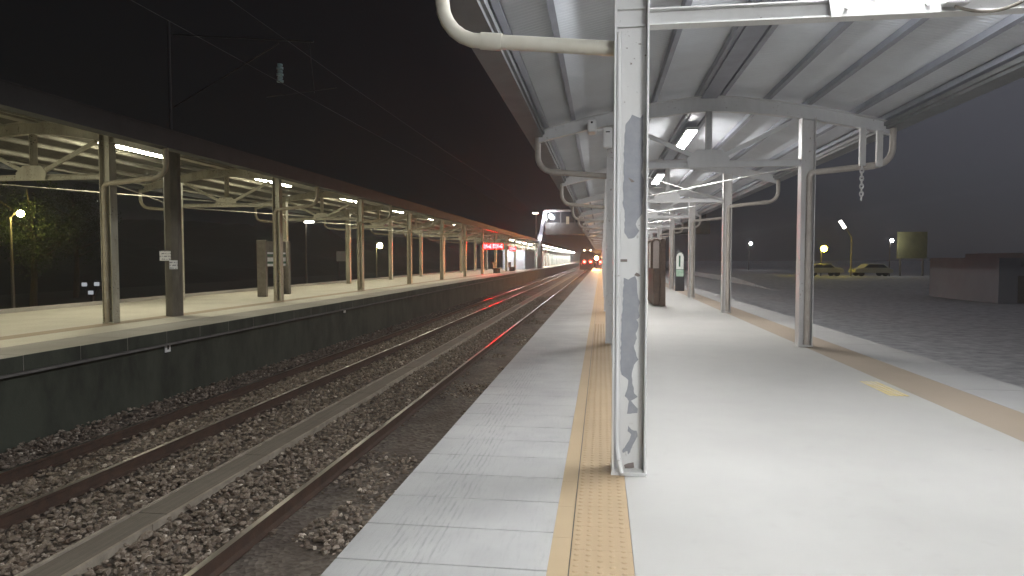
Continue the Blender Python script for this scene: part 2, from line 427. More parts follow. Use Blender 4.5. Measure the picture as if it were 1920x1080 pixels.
# dark wooded rise on the left, behind the far platform
xs = np.linspace(-170, -42, 40); ys = np.linspace(-60, 420, 90); X, Y = np.meshgrid(xs, ys)
Z = -1.4 + np.clip((-X-45)/30, 0, 1)*(8 + 3*np.sin(Y*.05) + 1.5*np.sin(Y*.17+X*.1)) + rs.normal(0, .35, X.shape)*(X < -46)
nx = len(xs); idx = np.arange(len(ys)*nx).reshape(len(ys), nx)
F = np.stack([idx[:-1,:-1], idx[:-1,1:], idx[1:,1:], idx[1:,:-1]], -1).reshape(-1, 4)
struct(raw_mesh('hills', np.stack([X, Y, Z], -1).reshape(-1, 3), F, M['hill'], smooth=True))

# ------------------------------------------------------------------ canopy pieces (local to the canopy centre line)
def zt(d): return 4.17 - .52*(abs(d)/2.9)**1.5
def make_truss(mats, name_label):
    t = thing('roof_truss', name_label, 'roof truss')
    m = mats
    b = MB(); b.box(-1.47, 1.47, -.003, .003, 2.992, 3.082); b.box(-1.47, 1.47, -.052, .052, 3.082, 3.092); b.box(-1.47, 1.47, -.052, .052, 2.982, 2.992)
    b.build('lower_chord', m, t)
    b = MB(); N = 24
    for kind in range(3):
        vs = []; fs = []
        for i in range(N + 1):
            x = -2.86 + 5.72*i/N; z1 = zt(x); dep = .26 - .06*abs(x)/2.86; z0 = z1 - dep
            if kind == 0: q = [(-.005, z0 + .01), (.005, z0 + .01), (.005, z1 - .012), (-.005, z1 - .012)]
            elif kind == 1: q = [(-.065, z1 - .012), (.065, z1 - .012), (.065, z1), (-.065, z1)]
            else: q = [(-.065, z0), (.065, z0), (.065, z0 + .01), (-.065, z0 + .01)]
            vs += [(x, yy, zz) for yy, zz in q]
        for i in range(N):
            for k in range(4): fs.append((i*4+k, i*4+(k+1)%4, (i+1)*4+(k+1)%4, (i+1)*4+k))
        fs += [(3,2,1,0), tuple(N*4+k for k in range(4))]
        b.add(vs, fs)
    b.build('arch_beam', m, t)
    b = MB(); b.box(-.004, .004, -.05, .05, 3.10, 3.915); b.box(-.05, -.042, -.05, .05, 3.10, 3.915); b.box(.042, .05, -.05, .05, 3.10, 3.915); b.box(-.05,.05,-.004,.004,3.10,3.915)
    b.build('king_post', m, t)
    for s in (-1, 1):
        b = MB(); b.bar((s*.22, 0, 3.16), (s*1.40, 0, zt(1.4) - .26), .06, .07); b.bar((s*.22, -.034, 3.185), (s*1.40, -.034, zt(1.4) - .235), .008, .02)
        b.build('diagonal', m, t)
    b = MB(); b.prism([(-.34,2.975),(.30,2.975),(.34,3.13),(.20,3.27),(-.20,3.27),(-.36,3.13)], 'y', -.068, -.056)
    for x, z in ((-.09,3.09),(.0,3.09),(-.25,3.03),(.22,3.03)): b.tube([(x,-.068,z),(x,-.08,z)], .014, 8)
    b.build('gusset_plate', m, t)
    return t
def make_column(m, label, h=3.76, conduit=False):
    t = thing('canopy_column', label, 'column')
    MB().box(-.1, .1, -.004, .004, .02, h).build('web', m, t)
    for s in (-1, 1): MB().box(min(s*.1, s*.112), max(s*.1, s*.112), -.1, .1, .02, h).build('flange', m, t)
    b = MB(); b.box(-.118, .118, -.106, .106, .0, .02)
    b.build('base_plate', m, t)
    return t
def make_pipe(m, label, side=1, yo=.055, xo=-.03):
    """local origin at the column base; outside is -X; side of web = sign of yo"""
    t = thing('downpipe', label, 'downpipe')
    pts = [(-1.30, yo, 3.56), (-1.30, yo, 3.24)]
    for k in range(1, 7):
        a = k*math.pi/12; pts.append((-1.30 + .28*(1 - math.cos(a)), yo, 3.24 - .28*math.sin(a)))
    pts += [(-.15, yo, 2.875)]
    for k in range(1, 5):
        a = k*math.pi/8; pts.append((-.12 + (.12 + xo)*math.sin(a), yo, 2.875 - .09*(1 - math.cos(a))))
    pts += [(xo, yo, 2.6), (xo, yo, .03)]
    MB().tube(pts, .05, 12).build('pipe', m, t, smooth=True)
    for p0, p1, r_ in (((-1.03, yo, 2.962), (-.88, yo, 2.946), .058), ((xo, yo, 1.36), (xo, yo, 1.42), .056), ((xo, yo, .07), (xo, yo, .1), .056)):
        MB().tube([p0, p1], r_, 12).build('coupling', m, t, smooth=True)
    return t
def make_lamp(mt, label, deep=.012):
    t = thing('fluorescent_lamp', label, 'lamp')
    MB().box(-.11, .11, -1.18, 1.18, .013, .075).build('housing', M['white_plastic'], t)
    MB().box(-.085, .085, -1.14, 1.14, -deep, .012).build('tube', mt, t)
    return t
def canopy(name, label, xc, z0, ya, yb, wave_to, roof, purlin, gutter, tray):
    t = thing(name, label, 'canopy roof', (xc, 0, z0))
    # corrugated roof sheet, thickness by two skins
    pit = .076; xs = np.linspace(-2.95, 2.95, 25)
    ys = np.concatenate([np.arange(ya, wave_to, pit/6), np.arange(wave_to, yb, 2.0), [yb]])
    X, Y = np.meshgrid(xs, ys); amp = np.where(Y < wave_to, .009, 0)
    base = 4.17 - .52*(np.abs(X)/2.9)**1.5 + .115
    lo = base + amp*np.sin(Y/pit*2*np.pi)
    nx, ny = len(xs), len(ys); idx = np.arange(nx*ny).reshape(ny, nx)
    F1 = np.stack([idx[:-1,:-1], idx[1:,:-1], idx[1:,1:], idx[:-1,1:]], -1).reshape(-1, 4)
    V = np.concatenate([np.stack([X,Y,lo],-1).reshape(-1,3), np.stack([X,Y,lo+.012],-1).reshape(-1,3)])
    F = np.concatenate([F1, F1[:, ::-1] + nx*ny])
    o = raw_mesh('roof_sheet', V, F, roof, smooth=True); o.parent = t
    for x in (-2.74,-2.28,-1.55,-.92,-.19,.19,.92,1.55,2.28,2.74):
        z = zt(x); sl = -.78/2.9*(abs(x)/2.9)**.5*(1 if x > 0 else -1)
        b = MB(); rot = Matrix.Translation((x, 0, z)) @ Matrix.Rotation(-math.atan(sl), 4, 'Y')
        b.box(-.004, .0, ya, yb, .006, .096, 0, rot); b.box(-.004, .062, ya, yb, .001, .006, 0, rot); b.box(-.004, .062, ya, yb, .096, .1, 0, rot); b.box(.056, .062, ya, yb, .006, .024, 0, rot)
        b.build('purlin', purlin, t)
    MB().box(-.13, .13, ya, yb, 4.13, 4.16).build('lamp_tray', tray, t)
    for s in (-1, 1):
        q = lambda a, b_: (min(s*a, s*b_), max(s*a, s*b_))
        b = MB(); b.box(*q(2.80, 3.06), ya, yb, 3.555, 3.565); b.box(*q(3.06, 3.07), ya, yb, 3.555, 3.90); b.box(*q(2.79, 2.80), ya, yb, 3.555, 3.66); b.box(*q(2.755, 2.79), ya, yb, 3.60, 3.66)
        b.box(*q(3.045, 3.085), ya, yb, 3.90, 3.915)
        b.build('gutter', gutter, t)
    return t
canopy('platform_canopy', 'long arched corrugated canopy roof over the near platform', XC, 0, -8, 108, 26, M['roof_r'], M['purlin_r'], M['gutter_r'], M['purlin_r'])
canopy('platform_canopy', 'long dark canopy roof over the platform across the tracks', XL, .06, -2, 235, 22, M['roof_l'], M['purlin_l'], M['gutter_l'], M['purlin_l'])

# --- near platform frames
big = make_column(M['steel_w'], 'big white H column with grey peeling paint in the foreground, standing on the yellow strip')
big.location = (XC - 1.58, ROW0, 0)
# extra pieces of the big column
web = big.children[0]
def patch(mb, pix, y=-.0065, mi=0):
    """outline given in photo pixels of the web face -> metres on the web (4.59 m away)"""
    pts = []
    for px, py in pix:
        u = (px - 960)/1255; w = (540 - py)/1255
        cp, sp, cy, sy = math.cos(R(2.49)), math.sin(R(2.49)), math.cos(R(7.6)), math.sin(R(7.6))
        f = Vector((-sy*cp, cy*cp, -sp)); r_ = Vector((cy, sy, 0)); up = r_.cross(f)
        d = f + r_*u + up*w; k = (ROW0 + y)/d.y
        pts.append((d.x*k - (XC - 1.58), 1.45 + d.z*k))
    pts = [(max(-.097, min(.097, a)), b_) for a, b_ in pts]
    n = len(pts)
    mb.add([(a, y, b_) for a, b_ in pts] + [(a, -.0041, b_) for a, b_ in pts], [tuple(range(n))] + [(i, i+n, (i+1)%n+n, (i+1)%n) for i in range(n)], mi)
def rag(pix, amp=.9, seg=4, seed=5):
    rr = random.Random(seed); out = []
    for i, (a, b_) in enumerate(pix):
        c, d = pix[(i+1) % len(pix)]
        L = math.hypot(c-a, d-b_); n = max(1, int(L/seg))
        for k in range(n):
            f = k/n; out.append((a + (c-a)*f + rr.uniform(-amp, amp), b_ + (d-b_)*f + rr.uniform(-amp, amp)*.7))
    return out
b = MB()
patch(b, rag([(1173,232),(1186,215),(1200,222),(1206,214),(1206,315),(1203,322),(1207,335),(1205,400),(1197,408),(1192,420),(1198,432),(1196,438),(1190,446),(1178,447),(1171,437),(1171,395),(1168,380),(1170,270)], 1.0, 6))
patch(b, rag([(1170,520),(1179,524),(1190,518),(1194,526),(1197,560),(1201,566),(1197,580),(1200,592),(1194,600),(1198,610),(1192,625),(1195,634),(1188,648),(1192,660),(1197,674),(1190,684),(1184,700),(1186,718),(1190,738),(1196,744),(1184,752),(1196,766),(1194,775),(1175,776),(1178,752),(1172,742),(1178,722),(1178,712),(1166,703),(1163,693),(1165,600),(1168,560)], 1.1, 5, 8))
patch(b, rag([(1178,798),(1184,806),(1194,808),(1195,818),(1186,835),(1181,848),(1177,852),(1176,845),(1168,849),(1166,846),(1180,825),(1183,814),(1176,808)], .7, 4, 3))
b.build('peeled_paint', M['primer'], big)
b = MB(); patch(b, [(1170,872),(1177,869),(1188,867),(1189,877),(1172,879)], -.008)
patch(b, [(1162,486),(1176,486),(1176,491),(1162,491)], -.008); patch(b, [(1189,516),(1193,511),(1198,513),(1201,517),(1196,519)], -.008); patch(b, [(1178,333),(1186,337),(1190,341),(1184,342)], -.008)
b.build('rust_stain', plain('rust_stain', (.22,.19,.17), (.16,.13,.115), 20, .7), big)
MB().tube([(-.079, -.035, 2.95), (-.079, -.035, .30), (-.076, -.055, .18), (-.060, -.10, .07), (-.045, -.13, .02)], .016, 8).build('conduit', M['steel_w'], big, smooth=True)
b = MB(); b.box(-.09, .09, -.03, .0, 3.10, 3.115); b.box(-.09, .09, -.03, .0, 2.985, 3.0)
b.build('bracket', M['steel_w'], big)

colR = None; colproto = None
for k in range(0, NR):
    y = ROW0 + PITCH*k
    if k > 0:
        lab = 'slim shaded column just left of the big peeling column, cameras at its top' if k == 1 else \
              ('%s column behind the big peeling one, on the yellow strip' % ORD[k] if k < 6 else 'far column beyond the sixth along the yellow strip of the near platform')
        if colproto is None:
            colproto = make_column(M['steel_r'], lab); colproto.location = (XC - 1.58, y, 0); colproto['group'] = 'track side columns of the near platform'
        else: dup(colproto, (XC - 1.58, y, 0), 0, lab, 'track side columns of the near platform')
    if k > 0:
        lab = '%s pale column with a downpipe along the outer side of the near platform' % ('nearest' if k == 1 else ORD[k-1]) if k < 6 else 'far column beyond the fifth on the outer side of the near platform'
        dup(colproto, (XC + 1.58, y, 0), R(180), lab, 'outer columns of the near platform')
pw = make_pipe(M['pvc'], 'thick cream gutter pipe bending across to the big peeling column')
pw.location = (XC - 1.58, ROW0, 0)
pr = None
for k in range(1, NR):
    y = ROW0 + PITCH*k
    lab = 'grey gutter pipe bending down to the %s' % ('slim column beside the big peeling one' if k == 1 else '%s column behind the peeling one' % ORD[k]) if k < 6 else 'far gutter pipe on the track side of the near platform'
    if pr is None: pr = make_pipe(M['pvc_r'], lab); pr.location = (XC - 1.58, y, 0); pr['group'] = 'track side gutter pipes of the near platform'
    else: dup(pr, (XC - 1.58, y, 0), 0, lab, 'track side gutter pipes of the near platform')
    lab = 'grey gutter pipe looping out from the %s outer column' % ('nearest' if k == 1 else ORD[k-1]) if k < 6 else 'far gutter pipe on the outer side of the near platform'
    dup(pr, (XC + 1.58, y, 0), R(180), lab, 'outer gutter pipes of the near platform')
tw = make_truss(M['steel_w'], 'white roof truss overhead joining the big peeling column, with junction box')
tw.location = (XC, ROW0, 0)
tr = None
for k in range(1, NR):
    y = ROW0 + PITCH*k
    lab = 'arched grey roof truss over the nearest outer column' if k == 1 else ('%s arched roof truss behind the white one on the near platform' % ORD[k-1] if k < 7 else 'far roof truss deep under the near platform canopy')
    if tr is None: tr = make_truss(M['steel_t'], lab); tr.location = (XC, y, 0); tr['group'] = 'roof trusses of the near platform'
    else: dup(tr, (XC, y, 0), 0, lab, 'roof trusses of the near platform')
# crossed tie rods between trusses
for k in range(1, 6):
    y = ROW0 + PITCH*k
    for s in (-1, 1):
        tag(MB().tube([(XC - s*1.45, y + .1, 2.99 + .012*s), (XC + s*1.45, y + PITCH - .1, 2.99 + .012*s)], .011, 6).build('tie_rod', M['steel_w']),
            'thin tie rod running %s from the %s arched truss of the near platform' % ('rightward' if s > 0 else 'leftward', ORD[k-1]), 'tie rod', 'tie rods of the near platform')
# lamps
lp = make_lamp(M['tube_r'], 'lit tube lamp nearest under the near canopy ridge'); lp.location = (XC, 14.9, 3.98); lp['group'] = 'tube lamps of the near platform'
lb = make_lamp(M['tube_b'], 'bright tube lamp overhead just behind the viewer', .07); lb.location = (XC, .2, 3.5)
dup(lb, (XC, 5.15, 3.98), 0, 'added bright tube lamp above the white truss, out of sight over the picture edge')  # unseen lamp added to brighten floor and roof of the first bay
for y, lab in [(-6.2, 'lit tube lamp farthest behind the viewer')] + \
              [(14.9 + PITCH*k, '%s lit tube lamp along the near canopy ridge' % ORD[k] if k < 4 else 'far lit tube lamp deep under the near canopy') for k in range(1, 13)]:
    dup(lp, (XC, y, 3.98), 0, lab, 'tube lamps of the near platform')

# junction box and cable on the white truss
t = thing('junction_box', 'white junction box on the overhead white truss with a sagging grey cable', 'junction box', (XC + .30, ROW0 - .07, 2.99))
MB().box(-.005, .14, -.075, 0, .01, .16).build('body', M['white_plastic'], t, bevel=.012)
MB().box(.03, .11, -.078, -.075, .085, .095).build('slot', M['dark'], t)
pts = [(.06 + .6*i/12, -.04, -.0 - .05*math.sin(math.pi*min(1, i/9)) + .09*(i/12)**2) for i in range(13)]
MB().tube(pts, .010, 8).build('cable', M['grey_post'], t, smooth=True)
# cameras on the slim column
def camera_thing(loc, label, arm):
    t = thing('security_camera', label, 'security camera', loc)
    MB().box(-.075, .075, -.16, .16, -.10, .10).build('body', M['white_plastic'], t, bevel=.03)
    MB().box(-.055, .055, -.166, -.16, .02, .085).build('front_cover', M['white_plastic'], t, bevel=.004)
    MB().tube([(0,-.168,.052),(0,-.176,.052)], .018, 12).build('lens', M['glass'], t)
    if arm: MB().tube([(.02,-.02,-.06),(.30,-.02,-.05)], .018, 8).build('arm', M['white_plastic'], t, smooth=True)
    return t
camera_thing((-.17, 11.45, 3.66), 'white security camera held out on an arm left of the big peeling column', True)
t = thing('camera_housing', 'white camera housing fixed to the top of the slim column', 'camera housing', (.09, 11.46, 3.48))
MB().box(-.08, .08, -.07, .07, -.17, .17).build('body', M['white_plastic'], t, bevel=.03)
MB().box(-.03, .04, -.074, -.07, .08, .10).build('slot', M['dark'], t)
# hanging conduit under the first outer bracket
t = thing('hanging_chain', 'pale hanger with a chain dangling right of the nearest outer column', 'hanging chain', (4.15, 11.5, 0))
b = MB(); b.box(-.045, .045, -.03, .03, 2.95, 3.55); b.build('hanger', M['steel_r'], t)
b = MB()
for i in range(9):
    z = 2.93 - i*.062; b.tube([(.03*math.cos(a)*(1 if i%2 else .25), .03*math.cos(a)*(.25 if i%2 else 1), z + .042*math.sin(a)) for a in [j*math.pi/4 for j in range(9)]], .011, 6)
b.build('chain', M['steel_r'], t)
tag(MB().box(4.36, 4.45, 11.47, 11.53, 2.93, 3.5).build('hanger_bar', M['steel_r']), 'short pale hanger bar beside the dangling chain', 'hanger bar')

# --- far platform frames
cl = make_column(M['steel_l'], 'mottled cream column nearest on the far platform, left of the concrete mast'); cl.location = (XL + 1.64, LROW0, LZ); cl['group'] = 'front columns of the far platform'
pl = make_pipe(M['pvc_l'], 'brown gutter pipe of the nearest far platform column', yo=.055, xo=.05); pl.location = (XL + 1.64, LROW0, LZ - .08); pl.rotation_euler = (0,0,R(180)); pl['group'] = 'front gutter pipes of the far platform'
tl = make_truss(M['steel_l'], 'rusty cream roof truss nearest under the far platform canopy'); tl.location = (XL, LROW0, .06); tl['group'] = 'roof trusses of the far platform'
for k in range(0, NL):
    y = LROW0 + PITCH*k
    if k > 0:
        lab = 'brown front column of the far platform, %s after the mottled one' % ORD[k-1] if k < 8 else 'far front column of the platform across, near its lit end'
        dup(cl, (XL + 1.64, y, LZ), 0, lab, 'front columns of the far platform')
        if k < 12: dup(pl, (XL + 1.64, y, LZ - .08), R(180), 'brown gutter pipe of the %s front column on the far platform' % ORD[k] if k < 6 else 'far brown gutter pipe on the platform across the tracks', 'front gutter pipes of the far platform')
        dup(tl, (XL, y, .06), 0, '%s cream roof truss under the far platform canopy' % ORD[k] if k < 7 else 'far roof truss of the platform across the tracks', 'roof trusses of the far platform')
    lab = 'cream back column of the far platform, %s from the left' % ORD[k] if k < 7 else 'far back column of the platform across, near its lit end'
    dup(cl, (XL - 1.64, y, LZ), 0, lab, 'back columns of the far platform')
    if k < 8: dup(pl, (XL - 1.64, y, LZ - .08), 0, 'pale back gutter pipe of the %s back column on the far platform' % ORD[k], 'back gutter pipes of the far platform')
for k in range(0, 5):
    y = LROW0 + PITCH*k
    for s in (-1, 1):
        tag(MB().tube([(XL - s*1.5, y + .1, 3.03 + .012*s), (XL + s*1.5, y + PITCH - .1, 3.03 + .012*s)], .013, 6).build('tie_rod', M['purlin_l']),
            'thin pale tie rod running %s from the %s far platform truss' % ('rightward' if s > 0 else 'leftward', ORD[k]), 'tie rod', 'tie rods of the far platform')
ll = make_lamp(M['tube_l'], 'bright tube lamp between the mottled column and the concrete mast'); ll.location = (XL, 15.3, 4.12); ll['group'] = 'tube lamps of the far platform'
for y, lab in [(8.2, 'lit tube lamp left of the mottled column'), (1.2, 'lit tube lamp outside the left edge of view')] + \
              [(15.3 + PITCH*k, '%s bright tube lamp along the far canopy' % ORD[k] if k < 5 else 'far tube lamp of the platform across') for k in range(1, 8)]:
    dup(ll, (XL, y, 4.12), 0, lab, 'tube lamps of the far platform')
lf = make_lamp(M['tube_far'], 'strong white lamp over the brightly lit end of the far platform'); lf.location = (XL + 1.2, 76, 3.6); lf['group'] = 'white lamps at the lit end of the far platform'
for k in range(1, 22): dup(lf, (XL + (2.4 if k > 3 else 1.2), 76 + 7.0*k, 3.55), 0, None, 'white lamps at the lit end of the far platform')

# concrete overhead line mast with cantilever
t = thing('overhead_line_mast', 'tall grey concrete mast with pasted notices standing on the far platform', 'mast', (-9.62, 14.05, LZ))
n8 = [(.185*math.cos(a+.39)*1, .185*math.sin(a+.39)) for a in [i*math.pi/4 for i in range(8)]]
MB().prism(n8, 'z', 0, 3.72).build('shaft', M['concrete_mast'], t, bevel=.01)
MB().tube([(0,0,3.72),(0,0,6.6)], .035, 10).build('upper_pole', M['wire'], t, smooth=True)
b = MB(); b.bar((.1,0,6.3), (3.4,0,6.0), .03, .03); b.bar((.1,0,4.7), (2.6,0,6.0), .03, .03); b.bar((2.3,0,4.85),(3.9,0,5.0),.02,.02); b.bar((3.3,0,6.0),(3.4,0,4.9),.015,.015)
b.build('cantilever', M['wire'], t)
b = MB()
for i in range(6): b.tube([(2.62,0,5.16 + i*.07),(2.62,0,5.20 + i*.07)], .075 if i % 2 == 0 else .06, 10)
b.build('insulator', M['insul'], t)
for z, x, lab in ((5.98, -6.2, 'upper wire of the overhead line above the far track'), (4.85, -6.15, 'lower contact wire above the far track')):
    tag(MB().tube([(x, -4 + 10*i, z - (.25*math.sin(math.pi*((i*10)%50)/50) if z > 5 else 0)) for i in range(21)], .006, 5).build('overhead_wire', M['wire']), lab, 'wire')
tag(MB().box(-.135, .135, -.006, 0, -.11, .11).build('notice', M['paper']), 'larger white printed notice pasted on the concrete mast', 'notice').location = (-9.70, 14.05 - .178, 1.52)
tag(MB().box(-.085, .085, -.006, 0, -.10, .10).build('notice', M['paper']), 'smaller white notice to the lower right on the concrete mast', 'notice')
o = bpy.data.objects['notice.001']; o.location = (-9.515, 14.05 - .158, 1.32); o.rotation_euler = (0, 0, R(22))

# station name boards
def name_board(loc, rz, label, mpost, Lb=1.5):
    t = thing('station_board', label, 'station board', loc, rz)
    for s in (-1, 1): MB().box(-.16, .16, s*Lb/2 - .07, s*Lb/2 + .07, 0, 1.93).build('post', mpost, t, bevel=.015)
    b = MB(); b.box(-.05, .05, -Lb/2 + .07, Lb/2 - .07, 1.02, 1.90); b.build('panel', mpost, t)
    for s in (-1, 1):
        x0, x1 = (.05, .054) if s > 0 else (-.054, -.05)
        f = MB().box(x0, x1, -Lb/2 + .09, Lb/2 - .09, 1.04, 1.34).build('name_plate', M['white_plastic'], t)
        y0, y1 = (.0545, .057) if s > 0 else (-.057, -.0545)
        MB().box(y0, y1, -Lb/2 + .09, Lb/2 - .09, 1.12, 1.20).build('green_band', M['green_sign'], f)
        MB().box(x0, x1, -Lb/2 + .09, Lb/2 - .09, 1.46, 1.52).build('name_plate', M['white_plastic'], t)
        MB().box(x0, x1, -Lb/2 + .09, Lb/2 - .09, 1.38, 1.44).build('green_band', M['green_sign'], t)
    return t
name_board((XL, 22.3, LZ), 0, 'brown station name board with white and green plates on the far platform', M['grey_post'], 1.7)
# near-platform board, seen almost edge-on, with looped frame
t = thing('notice_board', 'brown notice board with rounded frame seen edge on behind the big column', 'notice board', (XC - .03, 21.0, 0))
MB().box(.045, .215, -.09, .09, 0, 2.06).build('post', M['brown_wood'], t, bevel=.02)
MB().box(.045, .215, 2.21, 2.39, 0, 2.06).build('post', M['brown_wood'], t, bevel=.02)
MB().box(-.15, .04, -.06, 2.3, .02, 1.16).build('cabinet', M['brown_wood'], t, bevel=.02)
for y in (.15, 2.1):
    pts = [(-.19, y, 1.15)] + [(-.06 - .13*math.cos(a), y, 1.93 + .13*math.sin(a)) for a in [i*math.pi/8 for i in range(9)]] + [(.07, y, 1.15)]
    MB().tube(pts, .035, 8).build('frame_hoop', M['brown_wood'], t, smooth=True)
MB().box(-.16, .04, .3, .32, 1.16, 2.02).build('panel', plain('pale_notice_panel', (.42,.36,.33), (.36,.31,.28), 4, .5), t)
t = thing('poster_stand', 'rounded white and green poster stand near the outer edge between far columns', 'poster stand', (3.52, 31.0, 0))
b = MB(); b.prism([(-.2,.0),(.2,.0),(.2,1.55),(.15,1.70),(.06,1.78),(-.06,1.78),(-.15,1.70),(-.2,1.55)], 'y', 0, .08); b.build('stand', M['dark'], t)
MB().prism([(-.165,.98),(.165,.98),(.165,1.54),(.12,1.66),(.05,1.73),(-.05,1.73),(-.12,1.66),(-.165,1.54)], 'y', -.004, -.0005).build('poster', M['panel_w'], t)
MB().box(-.165, .165, -.004, -.0005, .66, .96).build('lower_panel', plain('pale_green_panel', (.25,.42,.30), (.5,.6,.5), 5, .5), t)
MB().box(-.05, .02, -.007, -.0045, 1.1, 1.6).build('print', M['green_sign'], t)

# led displays on the far platform
def led(loc, w, label):
    t = thing('led_display', label, 'display', loc)
    MB().box(-w/2 - .05, w/2 + .05, 0, .16, -.05, .45).build('case', M['dark'], t)
    MB().box(-w/2, w/2, -.004, -.0005, 0, .40).build('screen', M['led_red'], t)
    b = MB()
    for x in (-w/3, w/3): b.tube([(x, .08, .45), (x, .08, 1.1)], .02, 6)
    b.build('hanger', M['dark'], t)
led((-9.66, 56.0, 2.30), .84, 'left one of two glowing red departure displays hanging on the far platform')
led((-8.70, 56.0, 2.32), .84, 'right one of two glowing red departure displays hanging on the far platform')
led((-9.55, 72.0, 2.35), .62, 'small red display farther along the far platform')
# bench and lit waiting shelter
for i, (y, lab) in enumerate(((60.0, 'dark bench under the red displays on the far platform'), (70.5, 'dark bench beside the lit waiting shelter'))):
    t = thing('bench', lab, 'bench', (-9.4, y, LZ))
    MB().box(-.25, .25, -.9, .9, .40, .45).build('seat', M['skin_dim'], t)
    MB().box(-.28, -.22, -.9, .9, .45, .95).build('backrest', M['skin_dim'], t)
    for s in (-.7, .7): MB().box(-.2, .2, s - .03, s + .03, 0, .40).build('leg', M['dark'], t)
t = thing('waiting_shelter', 'pale blue lit waiting shelter before the white building on the far platform', 'shelter', (-10.2, 84.0, LZ))
MB().box(-1.6, -1.5, -4, 8, 0, 2.3).build('back_wall', plain('bluish_panel', (.40,.42,.52), (.33,.35,.46), 2, .4), t)
for y in (-4, 0, 4, 8): MB().box(-1.5, 1.1, y - .03, y + .03, 0, 2.3).build('side_panel', plain('pale_side_panel', (.55,.56,.62), (.46,.47,.55), 2, .4) if y == -4 else bpy.data.materials['pale_side_panel'], t)
MB().box(-1.7, 1.2, -4.2, 8.2, 2.3, 2.42).build('roof', M['panel_w'], t)
for x in (-.75, .55): MB().ball((x, -4.2, 1.75), .17, 12).build('lamp', emit('shelter_lamp', (.9,.93,1.0), 14) if x < 0 else bpy.data.materials['shelter_lamp'], t, smooth=True)
# white lit building on the far platform
t = thing('platform_building', 'long white panelled building brightly lit at the far end of the far platform', 'building', (-9.9, 104, LZ))
MB().box(-3.2, 0, 0, 112, 0, 2.85).build('wall', M['panel_w'], t)
for i in range(38): MB().box(.0, .05, 1 + i*2.9, 1.16 + i*2.9, 0, 2.85).build('rib', M['panel_w'], t)
for i in (0, 1, 3, 6, 10, 15): MB().box(.003, .02, 1.5 + i*2.9, 2.9 + i*2.9, .02, 2.05).build('door', plain('grey_green_door', (.30,.36,.30), (.24,.3,.25), 3, .5) if i == 0 else bpy.data.materials['grey_green_door'], t)
MB().box(-3.3, .5, -.2, 112.2, 2.85, 3.0).build('roof', M['panel_w'], t)

# footbridge over the tracks
t = thing('footbridge', 'dark covered footbridge crossing over both tracks in the distance', 'footbridge', (0, 90, 0))
b = MB(); b.box(-7.5, 14, 0, 3, 4.72, 5.0); b.box(-7.5, 14, 0, .12, 5.0, 6.3); b.box(-7.5, 14, 2.88, 3, 5.0, 6.3); b.build('deck', M['bridge'], t)
MB().box(-7.6, 14, -.3, 3.3, 7.86, 8.02).build('roof', plain('pale_bridge_edge', (.40,.36,.37), (.33,.3,.31), 2, .6), t)
b = MB()
for i in range(12): b.box(-7.4 + i*1.9, -7.28 + i*1.9, .0, .12, 6.3, 7.86)
b.build('roof_post', M['bridge'], t)
MB().box(-7.3, 13.8, 1.4, 1.5, 6.3, 7.86).build('window_band', M['glass'], t)
b = MB(); b.bar((-7.5, .3, 7.9), (-8.3, .3, 3.9), .5, .25); b.build('stair_edge', plain('stair_edge_steel', (.42,.40,.45), (.34,.32,.37), 2, .5), t)
b = MB(); b.box(-8.6, -8.1, .2, 2.8, LZ, 4.72); b.build('pier', M['bridge'], t)
MB().ball((-6.75, -.35, 7.15), .26, 12).build('lamp', emit('bridge_lamp', (.92,.95,1.0), 160), t, smooth=True)
MB().ball((-7.55, -.35, 7.15), .13, 10).build('lamp', M['white_lamp'], t, smooth=True)
MB().ball((-8.15, -.3, 4.15), .12, 10).build('lamp', M['white_lamp'], t, smooth=True)
MB().box(-4.7, -4.3, -.02, .0, 6.1, 7.1).build('sign', plain('ochre_highlight', (.60,.52,.36), (.5,.43,.3), 4, .5), t)  # ochre panel paints in a highlight on the bridge side, not a sign

def street_lamp(loc, h, arm, mat_, label, r=.2, flat=False):
    t = thing('street_lamp', label, 'street lamp', loc)
    MB().tube([(0,0,0),(0,0,h*.6),(0,0,h)], [.09,.07,.05], 8).build('pole', M['grey_post'], t, smooth=True)
    MB().tube([(0,0,h),(arm*.5,0,h+.25),(arm,0,h+.3)], .04, 8).build('arm', M['grey_post'], t, smooth=True)
    if flat: MB().box(arm - .45, arm + .25, -.15, .15, h + .16, h + .28).build('lamp_head', mat_, t)
    else: MB().ball((arm, 0, h + .2), r, 12).build('lamp_head', mat_, t, smooth=True)
    return t
street_lamp((-8.95, 92, -1.1), 8.6, .01, M['pale_lamp'], 'slim lamp post with a pale head left of the footbridge', .3, True)
street_lamp((-30.5, 31.2, -1.3), 4.9, .6, M['sodium'], 'yellow street lamp glowing in foliage at the left edge', .17)
street_lamp((-24.4, 70.7, -1.3), 4.0, .4, emit('yellow_globe', (1.0,.97,.45), 60), 'round yellow green lamp seen between far platform columns', .30)
street_lamp((-24.4, 53.1, -1.3), 5.6, .4, emit('white_head', (1.0,1.0,.9), 14), 'white lamp head beyond the name board of the far platform', .24, True)
street_lamp((24.7, 80, -1.1), 3.5, .3, M['yellow_lamp'], 'yellow lamp glowing just right of the nearest outer column', .34)
t = thing('street_lamp', 'slanted white lamp head on a pole right of the yellow lamp', 'street lamp', (27.95, 80, -1.1))
MB().tube([(0,0,0),(0,0,5.1)], .09, 8).build('pole', M['grey_post'], t, smooth=True)
MB().bar((-.05,0,5.05), (-.75,0,6.2), .09, .09).build('arm', M['grey_post'], t)
MB().bar((-.75,-.02,6.0), (-1.3,-.02,6.85), .3, .28).build('lamp_head', emit('slanted_head', (1.0,1.0,.9), 3.0), t)
